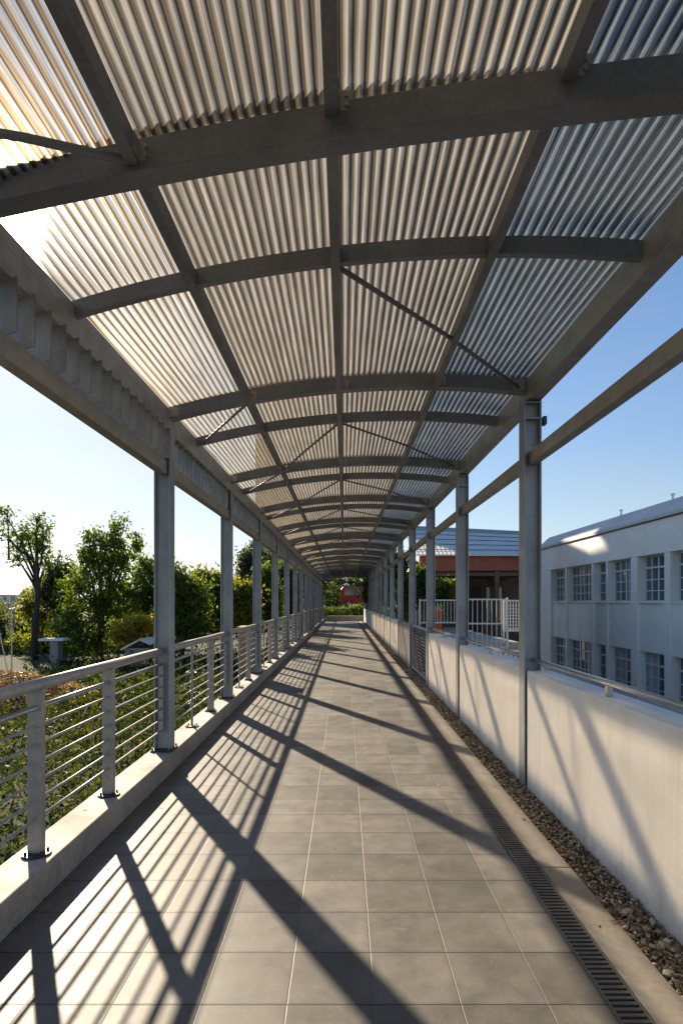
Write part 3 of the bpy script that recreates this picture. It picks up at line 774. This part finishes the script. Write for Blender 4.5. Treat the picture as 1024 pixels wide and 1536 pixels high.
m = MB(); m.tube([(gx, gy, gz - 0.3), (gx, gy, PXY(18, 905, 19)[2])], 0.02, 8)
f_ = thing('fence_post', 'thin pale post with a leaning strut left of the slender tree', 'post', (gx, gy, gz))
sub(m, 'post_pole', M['white_metal'], f_)
p1 = PXY(-2, 940, 19); sub(MB().tube([p1, (gx - 0.02, gy, gz + 0.05)], 0.016, 8), 'strut', M['white_metal'], f_)

# far roofs on the left horizon
for i, (px, Y, wpx, t, b) in enumerate([(8, 160, 40, 884, 905), (30, 150, 30, 906, 925), (60, 190, 30, 888, 903), (205, 170, 30, 884, 900)]):
    x0, _, z1 = PXY(px - wpx / 2, t, Y); x1, _, z0 = PXY(px + wpx / 2, b, Y)
    lab = ['pale distant house on the left horizon', 'pale low house below the horizon at the far left', 'distant house behind the slender tree', 'distant house glimpsed left of the near column'][i]
    h = thing('distant_house', lab, 'house', ((x0 + x1) / 2, Y, z0), 'houses on the left horizon')
    zr = z0 + (z1 - z0) * 0.62
    sub(MB().box(x0, x1, Y, Y + 8, z0 - 3, zr), 'wall', M['white_wall'], h)
    m = MB(); m.v = [(x0 - .4, Y - .4, zr), (x1 + .4, Y - .4, zr), (x1 + .4, Y + 8.4, zr), (x0 - .4, Y + 8.4, zr), (x0 + 1, Y + 4, z1), (x1 - 1, Y + 4, z1)]
    m.f = [(0, 1, 5, 4), (2, 3, 4, 5), (1, 2, 5), (3, 0, 4), (3, 2, 1, 0)]
    sub(m, 'roof', M['roof_grey'], h)
    m = MB()
    for t_ in (0.2, 0.5, 0.8): m.box(x0 + (x1 - x0) * t_ - 0.5, x0 + (x1 - x0) * t_ + 0.5, Y - 0.06, Y - 0.01, z0 + (zr - z0) * .35, z0 + (zr - z0) * .8)
    sub(m, 'window', M['glass'], h)
# tan box and orange pot just outside the railing
x, y, z = PXY(371, 942, 12.6); g = terr(x, y)
t_ = thing('tan_cabinet', 'tan board cabinet standing behind the railing past the second left column', 'cabinet', (x, y, g))
sub(MB().box(x - 0.14, x + 0.2, y - 0.25, y + 0.25, g - 0.1, z), 'cabinet_body', M['tan_board'], t_, bevel=0.01)
sub(MB().box(x - 0.17, x + 0.23, y - 0.28, y + 0.28, z + 0.001, z + 0.04), 'lid', M['tan_board'], t_, bevel=0.006)
x, y, z = PXY(323, 976, 23); g = terr(x, y)
t_ = thing('orange_pot', 'small orange pot behind the railing left of the second column', 'pot', (x, y, g))
m = MB(); n = 16
z = g + 0.5; prof = [(0.13, g - 0.05), (0.22, z - 0.08), (0.25, z - 0.08), (0.25, z), (0.21, z), (0.19, z - 0.06)]
for r, zz in prof:
    for j in range(n): m.v.append((x + r * math.cos(2 * math.pi * j / n), y + r * math.sin(2 * math.pi * j / n), zz))
for i in range(len(prof) - 1):
    for j in range(n): m.f.append((i * n + j, i * n + (j + 1) % n, (i + 1) * n + (j + 1) % n, (i + 1) * n + j))
sub(m, 'pot_body', M['orange_plastic'], t_, smooth=True)

# ------------------------------------------------------------------ right: long white building
FX = 12.0
bld = thing('white_building', 'long white two storey building with tall pilasters and gridded windows', 'building', (FX, 24, -4))
bays = [(34.6, 32.4), (32.15, 28.95), (28.72, 27.35), (27.15, 24.95), (24.4, 22.35), (21.95, 19.8), (19.3, 17.1), (16.7, 14.6)]
ZW = [(1.58, 3.42), (-2.35, -0.42)]          # upper and lower window openings
YB0, YB1 = 12.0, 36.6
m = MB()
edges = [YB1] + [e for b in bays for e in b] + [YB0]
for i in range(0, len(edges), 2):             # pilasters, standing a little proud
    m.box(FX - 0.06, FX + 0.45, edges[i + 1], edges[i], -4, 3.42)
m.box(FX - 0.07, FX + 0.45, YB0 - 0.003, YB1 + 0.003, 3.42, 4.82)    # top band
for b in bays: m.box(FX + 0.02, FX + 0.449, b[1], b[0], -4, -2.35)
m.box(FX + 0.45, 26, YB0, YB1, -4, 4.82)
sub(m, 'wall', M['white_wall'], bld, bevel=0.01)
for i, b in enumerate(bays):
    mid = (b[0] + b[1]) / 2
    segs = [(b[1] + 0.003, b[0] - 0.003)] if i in (4, 6) else [(b[1] + 0.003, mid - 0.012), (mid + 0.012, b[0] - 0.003)]
    m = MB()
    for s0, s1 in segs: m.box(FX + 0.05 - 0.035 * (i % 2), FX + 0.448, s0, s1, -0.42, 1.52)
    m.box(FX - 0.04, FX + 0.44, b[1] + 0.01, b[0] - 0.01, 1.522, 1.58)
    sub(m, 'spandrel', M['white_wall'], bld, bevel=0.01)
def window(b, z0, z1):
    y0, y1 = b[1] + 0.02, b[0] - 0.02; x = FX + 0.32
    fr = MB()
    for yy in (y0, y1 - 0.06): fr.box(x - 0.06, x, yy, yy + 0.06, z0, z1)
    for zz in (z0, z1 - 0.06): fr.box(x - 0.058, x, y0 + 0.06, y1 - 0.06, zz, zz + 0.06)
    zt = z0 + (z1 - z0) * 0.72
    fr.box(x - 0.10, x - 0.001, y0 + 0.06, y1 - 0.06, zt, zt + 0.07)
    nv = max(2, int(round((y1 - y0) / 0.55)))
    for i in range(1, nv):
        yy = y0 + (y1 - y0) * i / nv; t = 0.028 if i % 2 else 0.045
        fr.box(x - 0.052, x - 0.002, yy - t, yy + t, z0 + 0.06, zt); fr.box(x - 0.052, x - 0.002, yy - t, yy + t, zt + 0.07, z1 - 0.06)
    for q in (0.24, 0.48):
        zz = z0 + (z1 - z0) * q; fr.box(x - 0.045, x - 0.004, y0 + 0.06, y1 - 0.06, zz - 0.02, zz + 0.02)
    f = sub(fr, 'window', M['white_metal'], bld)
    p = MB(); p.box(x - 0.02, x + 0.02, y0 + 0.01, y1 - 0.01, z0 + 0.01, z1 - 0.01)
    pane = sub(p, 'pane', M['glass'], f)
    if random.random() < 0.8:  # pale blinds also stand in for bright reflections on the panes
        c = MB(); a = y0 + (y1 - y0) * random.choice([0.0, 0.5]) + 0.03
        c.box(x - 0.026, x - 0.0215, a, a + (y1 - y0) * 0.42, z0 + 0.06, z1 - 0.06)
        sub(c, 'reflection_blind', M['reflection_curtain'], f)
for b in bays:
    for z0, z1 in ZW: window(b, z0, z1)
m = MB(); m.prism([(FX - 0.14, 4.83), (FX + 0.6, 5.52), (FX + 0.9, 5.62), (FX + 14, 5.62), (FX + 14, 4.83)], YB0 - 0.3, YB1 + 0.3)
m.box(FX - 0.17, FX - 0.14, YB0 - 0.3, YB1 + 0.3, 4.74, 4.88)
sub(m, 'roof', M['roof_grey'], bld, bevel=0.01)
m = MB(); m.box(FX - 0.12, FX - 0.071, YB0, YB1, 4.70, 4.735); sub(m, 'gutter', M['dark_metal'], bld)
for yy, hh in ((20.8, 0.45), (21.4, 0.3), (23.6, 0.25), (28, 0.3), (19.2, 0.5)):
    m = MB(); m.tube([(FX + 0.95, yy, 5.5), (FX + 0.95, yy, 5.62 + hh * .7)], 0.05, 8); m.tube([(FX + 0.95, yy, 5.62 + hh * .7), (FX + 0.95, yy, 5.68 + hh * .7)], 0.1, 8)
    sub(m, 'roof_vent', M['white_metal'], bld)

# ------------------------------------------------------------------ right: pavilion with a terracotta fascia
PV = thing('pavilion', 'low pavilion with pale metal roof and a terracotta fascia beam', 'pavilion', (6, 27, -4))
Y0 = 27.0
sub(MB().box(3.4, 8.3, Y0, Y0 + 0.35, 2.98, 3.66), 'fascia_beam', M['orange_beam'], PV, bevel=0.02)
m = MB(); n = 60
for i in range(n + 1):
    x = 3.2 + 5.4 * i / n; dz = 0.02 if i % 2 else 0
    xb = 3.2 + 7.6 * i / n; m.v += [(x, Y0 - 0.35, 3.68 + dz), (xb, Y0 + 6.5, 5.75 - 0.05 * (xb - 3) + dz), (x, Y0 - 0.35, 3.62 + dz), (xb, Y0 + 6.5, 5.69 - 0.05 * (xb - 3) + dz)]
for i in range(n):
    a = i * 4; m.f += [(a, a + 4, a + 5, a + 1), (a + 2, a + 3, a + 7, a + 6), (a, a + 2, a + 6, a + 4)]
rf = sub(m, 'roof', M['pale_roof'], PV)
for i in range(5):
    t = 0.12 + i * 0.19; m = MB(); yy = Y0 - 0.35 + 6.85 * t; zz = 3.70 + 2.07 * t
    m.tube([(3.2, yy, zz + 0.04), (8.6 + 2.2 * t, yy, zz + 0.04 - 0.38 * t)], 0.018, 6); sub(m, 'seam', M['dark_metal'], rf)
m = MB(); m.tube([(3.1, Y0 + 6.5, 5.78), (10.9, Y0 + 6.5, 5.40)], 0.09, 8); sub(m, 'ridge', M['paint'], PV)
for x in (3.5, 5.35, 6.9, 8.15):
    sub(MB().box(x - 0.11, x + 0.11, Y0 + 0.05, Y0 + 0.27, -0.4, 2.978), 'post', M['brown'], PV, bevel=0.01)
sub(MB().box(3.4, 9.9, Y0 + 3.2, Y0 + 3.4, -4, 3.6), 'back_wall', M['brown'], PV)
sub(MB().box(5.6, 6.9, Y0 + 3.1, Y0 + 3.19, -0.38, 2.3), 'door', M['dark_inside'], PV)
sub(MB().box(7.15, 7.9, Y0 + 3.1, Y0 + 3.19, 0.6, 2.3), 'window', M['glass'], PV)
sub(MB().box(3.45, 8.25, Y0 + 0.1, Y0 + 3.2, 2.75, 2.9), 'ceiling', M['brown'], PV)
sub(MB().box(3.3, 8.4, Y0 - 0.6, Y0 + 3.4, -4, -0.4), 'floor_slab', M['concrete'], PV)
sub(MB().box(3.41, 3.6, Y0 + 0.3, Y0 + 3.2, -0.4, 2.75), 'side_wall', M['white_wall'], PV)

# white balustrades on the terrace
def balustrade(label, x0, x1, y, z0, z1, step=0.12, mesh=False, mid=True):
    r = thing('white_fence', label, 'fence', ((x0 + x1) / 2, y, z0), 'white fences on the terrace')
    m = MB()
    for zz in ([z0 + 0.04, z1 - 0.04] + ([z0 + (z1 - z0) * 0.5] if mid else [])): m.box(x0, x1, y - 0.02, y + 0.02, zz - 0.02, zz + 0.02)
    sub(m, 'rails', M['white_metal'], r)
    m = MB(); n = int((x1 - x0) / step)
    for i in range(n + 1):
        xx = x0 + (x1 - x0) * i / n; m.box(xx - 0.008, xx + 0.008, y - 0.008, y + 0.008, z0, z1 - 0.05)
    if mesh:
        q = z0 + 0.1
        while q < z1 - 0.1: m.box(x0, x1, y - 0.006, y + 0.006, q - 0.008, q + 0.008); q += 0.09
    sub(m, 'bars', M['white_metal'], r)
    for xx in (x0 - 0.03, x1 + 0.03): sub(MB().box(xx - 0.02, xx + 0.02, y - 0.02, y + 0.02, z0 - 0.3, z1 + 0.01), 'post', M['white_metal'], r)
balustrade('tall white barred fence with two tiers in front of the pavilion', 3.3, 4.33, 16, 0.32, 1.69, 0.115)
balustrade('white wire grid fence beside the near right column', 4.45, 4.92, 16.6, 0.75, 1.66, 0.07, True, False)
balustrade('white barred fence with the orange bin, left of the two tier fence', 2.55, 3.9, 20, 0.85, 1.68, 0.11, False, False)
t_ = thing('terrace', 'raised concrete terrace with a dark side below the white fences', 'terrace', (6, 20, -4))
sub(MB().box(3.0, 4.95, 16.9, 26.4, -4, 0.45), 'slab', M['concrete'], t_, bevel=0.02)
sub(MB().box(2.3, 2.99, 19, 26.4, -4, 0.45), 'edge', M['concrete'], t_, bevel=0.02)
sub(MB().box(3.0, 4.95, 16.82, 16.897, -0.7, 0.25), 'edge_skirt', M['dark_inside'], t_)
# low pierced wall under the two tier fence
lw = thing('pierced_wall', 'low white pierced wall below the two tier white fence', 'wall', (3.9, 15.6, -4))
m = MB()
for i in range(14): m.box(3.1 + i * 0.13, 3.19 + i * 0.13, 15.5, 15.6, -0.2, 0.28)
m.box(3.08, 4.92, 15.48, 15.62, 0.28, 0.34); m.box(3.08, 4.92, 15.48, 15.62, -0.3, -0.2); m.box(3.08, 4.92, 15.5, 15.6, -4, -0.3)
sub(m, 'wall_body', M['white_wall'], lw)
# orange bin
x, y, z = PXY(655, 900, 21); g = 0.45
ob = thing('orange_bin', 'bright orange bin standing behind the white barred fence', 'bin', (x, y, g))
m = MB(); n = 18; prof = [(0.16, g), (0.2, 1.25), (0.22, 1.25), (0.22, 1.32), (0.17, 1.32), (0.02, 1.42)]
for r, zz in prof:
    for j in range(n): m.v.append((x + r * math.cos(2 * math.pi * j / n), y + r * math.sin(2 * math.pi * j / n), zz))
for i in range(len(prof) - 1):
    for j in range(n): m.f.append((i * n + j, i * n + (j + 1) % n, (i + 1) * n + (j + 1) % n, (i + 1) * n + j))
sub(m, 'bin_body', M['orange_plastic'], ob, smooth=True)
# yellow awning corner
x, y, z = PXY(627, 853, 25)
ya = thing('yellow_awning', 'small yellow awning beside the terracotta beam', 'awning', (x, y, z))
m = MB(); m.prism([(x - 0.42, z - 0.12), (x + 0.45, z + 0.02), (x + 0.15, z + 0.26), (x - 0.3, z + 0.12)], y, y + 0.6); sub(m, 'cloth', M['yellow'], ya)
sub(MB().tube([(x, y + 0.3, z - 2.6), (x, y + 0.3, z + 0.1)], 0.03, 8), 'pole', M['dark_metal'], ya)
# terrace plants
tree('terrace_tree', 'dark leafy tree behind the white barred fence', 'tree', (3.25, 23.5, 0.45),
     [lobe(630, 880, 14, 24, 23.5), lobe(625, 868, 8, 14, 23.5), lobe(636, 895, 10, 14, 23.5)], 3200, 0.09, M['leaf_dark'], 0.06, clump=0.25)
tree('terrace_shrub', 'green shrub on the terrace behind the orange bin', 'shrub', (4.0, 24.5, 0.45),
     [lobe(662, 888, 16, 14, 24.5), lobe(676, 884, 10, 12, 24.5), lobe(650, 893, 12, 12, 24.5)], 3000, 0.08, M['leaf_mid'], 0.05, clump=0.22)
tree('terrace_shrub', 'yellowish shrub between the far right columns by the mesh gate', 'shrub', (2.75, 24.0, -0.2),
     [lobe(606, 900, 9, 30, 24), lobe(608, 880, 7, 16, 24)], 1800, 0.08, M['leaf_lime'], 0.05, clump=0.2)
tree('roadside_tree', 'dark tree behind the far right columns beside the canopy end', 'tree', (4.6, 40, -4),
     [lobe(585, 860, 18, 26, 40), lobe(575, 880, 14, 22, 40), lobe(600, 850, 14, 20, 40), lobe(560, 890, 16, 20, 40)], 3400, 0.15, M['leaf_dark'], 0.14, clump=0.45)

# ------------------------------------------------------------------ far end of the walkway
m = MB(); m.box(-1.6, 1.55, YEND + 0.02, YEND + 0.45, -0.35, 0.42)
e = thing('end_kerb', 'low pale concrete wall across the far end of the walkway', 'wall', (0, YEND + 0.2, -0.35)); sub(m, 'wall_body', M['concrete'], e, bevel=0.02)
v = leaves_mesh([(x_, 52.5, 0.55, 0.7, 0.6, 0.62) for x_ in np.linspace(-2.2, 3.6, 12)], 9000, 0.085, 0.22, shell=0.5)
hd = thing('hedge', 'sunlit green hedge beyond the far end of the walkway', 'hedge', (0.5, 52.5, -0.5))
quads_obj('foliage', v - np.array([0.5, 52.5, -0.5]), M['leaf_mid'], hd)
# dark red van parked behind the hedge
vx, vy, vz = 1.75, 58.0, 1.0
van = thing('red_van', 'dark red van parked behind the hedge at the walkway end', 'van', (vx, vy, vz))
m = MB(); prof = [(-2.1, 0.35), (2.1, 0.35), (2.15, 0.8), (1.95, 1.15), (1.4, 1.95), (-1.85, 2.0), (-2.1, 1.7)]
m.prism([(vx + a, vz + b) for a, b in prof], vy - 0.85, vy + 0.85); sub(m, 'body', M['red_paint'], van, bevel=0.08)
m = MB()
for a, b in ((-1.7, -0.7), (-0.55, 0.4)): m.box(vx + a, vx + b, vy - 0.858, vy - 0.852, vz + 1.2, vz + 1.8)
m.prism([(vx + 0.55, vz + 1.2), (vx + 1.55, vz + 1.2), (vx + 1.2, vz + 1.8), (vx + 0.55, vz + 1.8)], vy - 0.858, vy - 0.852)
sub(m, 'window', M['glass'], van)
for a in (-1.3, 1.35):
    wh = sub(MB().tube([(vx + a, vy - 0.9, vz + 0.36), (vx + a, vy - 0.68, vz + 0.36)], 0.36, 20), 'wheel', M['rubber'], van)
    sub(MB().tube([(vx + a, vy - 0.91, vz + 0.36), (vx + a, vy - 0.89, vz + 0.36)], 0.2, 16), 'rim', M['stainless'], wh)
sub(MB().box(vx + 2.0, vx + 2.16, vy - 0.8, vy - 0.5, vz + 0.75, vz + 0.92), 'headlight', M['white_metal'], van)
for i, (x_, y_, s_) in enumerate([(-3.2, 62, 1.0), (-0.8, 66, 1.15), (3.4, 64, 1.05)]):
    lab = ['dark tree left of the hedge beyond the walkway end', 'dark tree straight beyond the walkway end', 'dark tree right of the red van beyond the walkway end'][i]
    tree('background_tree', lab, 'tree', (x_, y_, 1.0), [(x_, y_, 2.4 * s_, 2.2 * s_, 1.8, 1.8 * s_), (x_ - 1.1, y_, 3.2 * s_, 1.4, 1.2, 1.3), (x_ + 1.2, y_ - .3, 3.4 * s_, 1.5, 1.2, 1.5), (x_ + .3, y_, 1.2, 2.0, 1.4, 1.0)],
         3500, 0.17, M['leaf_dark'], 0.16, 'trees beyond the walkway end', clump=0.5)

# added block, unseen behind the canopy; roofline shaped to shade the white building
ab = thing('added_shade_block', 'added tall grey block, hidden by the canopy, shading the white building', 'building', (-1, 51, -4))
m = MB(); m.prism([(-7.4, 4.2), (4.4, 4.2), (4.4, 13.55), (2.85, 14.43), (0.3, 15.85), (-1.2, 17.5), (-0.2, 17.63), (-0.2, 17.75), (-7.4, 25.3)], 50.0, 50.9)
sub(m, 'wall', M['block'], ab)
m = MB(); m.prism([(4.8, 12.35), (-7.6, 25.35), (-7.6, 26.8), (4.8, 13.9)], 49.8, 51.2); sub(m, 'roof', M['block'], ab)  # gap under this slab shaped to let through the facade's sunlit patch
for x_ in (-7.1, -2.5, 2.45, 4.1): sub(MB().box(x_ - 0.22, x_ + 0.22, 50.2, 50.7, -4, 4.2), 'pier', M['block'], ab)
for j in range(4):
    for i in range(4):
        xa = -6.6 + i * 2.1; za = 5.6 + j * 2.9
        if za + 1.6 > 15 and xa > -2.5: continue
        w_ = sub(MB().box(xa, xa + 1.3, 49.93, 49.995, za, za + 1.5), 'window', M['white_metal'], ab)
        sub(MB().box(xa + 0.08, xa + 1.22, 49.90, 49.928, za + 0.08, za + 1.42), 'pane', M['glass'], w_)

# ------------------------------------------------------------------ world, sun, camera
world = bpy.data.worlds.new('World'); scene.world = world; world.use_nodes = True
nt = world.node_tree; nt.nodes.clear()
out = nt.nodes.new('ShaderNodeOutputWorld'); bg = nt.nodes.new('ShaderNodeBackground'); sky = nt.nodes.new('ShaderNodeTexSky')
sky.sky_type = 'NISHITA'; sky.sun_disc = False; sky.sun_elevation = EL; sky.sun_rotation = -AZ
sky.altitude = 100; sky.air_density = 1.1; sky.dust_density = 0.3; sky.ozone_density = 2.0
bg.inputs['Strength'].default_value = 0.085
bw = nt.nodes.new('ShaderNodeRGBToBW'); nt.links.new(sky.outputs[0], bw.inputs[0])
ma = nt.nodes.new('ShaderNodeMath'); ma.operation = 'MULTIPLY_ADD'; nt.links.new(bw.outputs[0], ma.inputs[0]); ma.inputs[1].default_value = 0.075; ma.inputs[2].default_value = 1.0
dv = nt.nodes.new('ShaderNodeVectorMath'); dv.operation = 'DIVIDE'; nt.links.new(sky.outputs[0], dv.inputs[0]); nt.links.new(ma.outputs[0], dv.inputs[1])
tn = nt.nodes.new('ShaderNodeVectorMath'); tn.operation = 'MULTIPLY'; tn.inputs[1].default_value = (0.93, 0.98, 1.06); nt.links.new(dv.outputs[0], tn.inputs[0]); dv = tn
hz = nt.nodes.new('ShaderNodeMath'); hz.operation = 'MULTIPLY'; hz.use_clamp = True; nt.links.new(bw.outputs[0], hz.inputs[0]); hz.inputs[1].default_value = 0.085
tc = nt.nodes.new('ShaderNodeTexCoord'); mp = nt.nodes.new('ShaderNodeMapping'); mp.inputs['Scale'].default_value = (1.6, 1.6, 5.0); nt.links.new(tc.outputs['Generated'], mp.inputs[0])
cn = nt.nodes.new('ShaderNodeTexNoise'); cn.inputs['Scale'].default_value = 2.2; cn.inputs['Detail'].default_value = 6; cn.inputs['Roughness'].default_value = 0.6; nt.links.new(mp.outputs[0], cn.inputs['Vector'])
cr = nt.nodes.new('ShaderNodeMapRange'); nt.links.new(cn.outputs[0], cr.inputs[0]); cr.inputs[1].default_value = 0.45; cr.inputs[2].default_value = 0.75; cr.inputs[3].default_value = 0.55; cr.inputs[4].default_value = 1.0
fm = nt.nodes.new('ShaderNodeMath'); fm.operation = 'MULTIPLY'; fm.use_clamp = True; nt.links.new(hz.outputs[0], fm.inputs[0]); nt.links.new(cr.outputs[0], fm.inputs[1])
b2 = nt.nodes.new('ShaderNodeRGBToBW'); nt.links.new(dv.outputs[0], b2.inputs[0])
gm = nt.nodes.new('ShaderNodeVectorMath'); gm.operation = 'MULTIPLY'; nt.links.new(b2.outputs[0], gm.inputs[0]); gm.inputs[1].default_value = (0.98, 1.0, 1.04)
hm = nt.nodes.new('ShaderNodeMix'); hm.data_type = 'RGBA'; nt.links.new(fm.outputs[0], hm.inputs[0]); nt.links.new(dv.outputs[0], hm.inputs[6]); nt.links.new(gm.outputs[0], hm.inputs[7])
hs = nt.nodes.new('ShaderNodeHueSaturation'); hs.inputs['Saturation'].default_value = 1.12; nt.links.new(hm.outputs[2], hs.inputs['Color']); nt.links.new(hs.outputs[0], bg.inputs[0]); nt.links.new(bg.outputs[0], out.inputs[0])

sl = bpy.data.lights.new('sun', 'SUN'); sl.energy = 5.0; sl.angle = math.radians(0.85); sl.color = (1.0, 0.84, 0.63)
so = bpy.data.objects.new('sun', sl); COL.objects.link(so); so.rotation_euler = SUN.to_track_quat('Z', 'Y').to_euler(); so.location = SUN * 60

cam = bpy.data.cameras.new('camera'); co = bpy.data.objects.new('camera', cam); COL.objects.link(co)
co.location = (0, 0, EYE); co.rotation_euler = (math.radians(90), 0, 0)
cam.sensor_fit = 'AUTO'; cam.sensor_width = 36; cam.lens = 897 / 1536 * 36
cam.shift_y = (902 - 768) / 1536; cam.shift_x = -(516 - 512) / 1536
cam.clip_start = 0.05; cam.clip_end = 3000
scene.camera = co

vs = scene.view_settings
vs.view_transform = 'Standard'; vs.look = 'None'; vs.gamma = 1; vs.exposure = 1.12; vs.use_curve_mapping = False
scene.render.engine = 'CYCLES'
cy = scene.cycles
cy.use_denoising = True; cy.max_bounces = 8; cy.diffuse_bounces = 4; cy.glossy_bounces = 3; cy.transmission_bounces = 4; cy.transparent_max_bounces = 8
cy.sample_clamp_indirect = 6
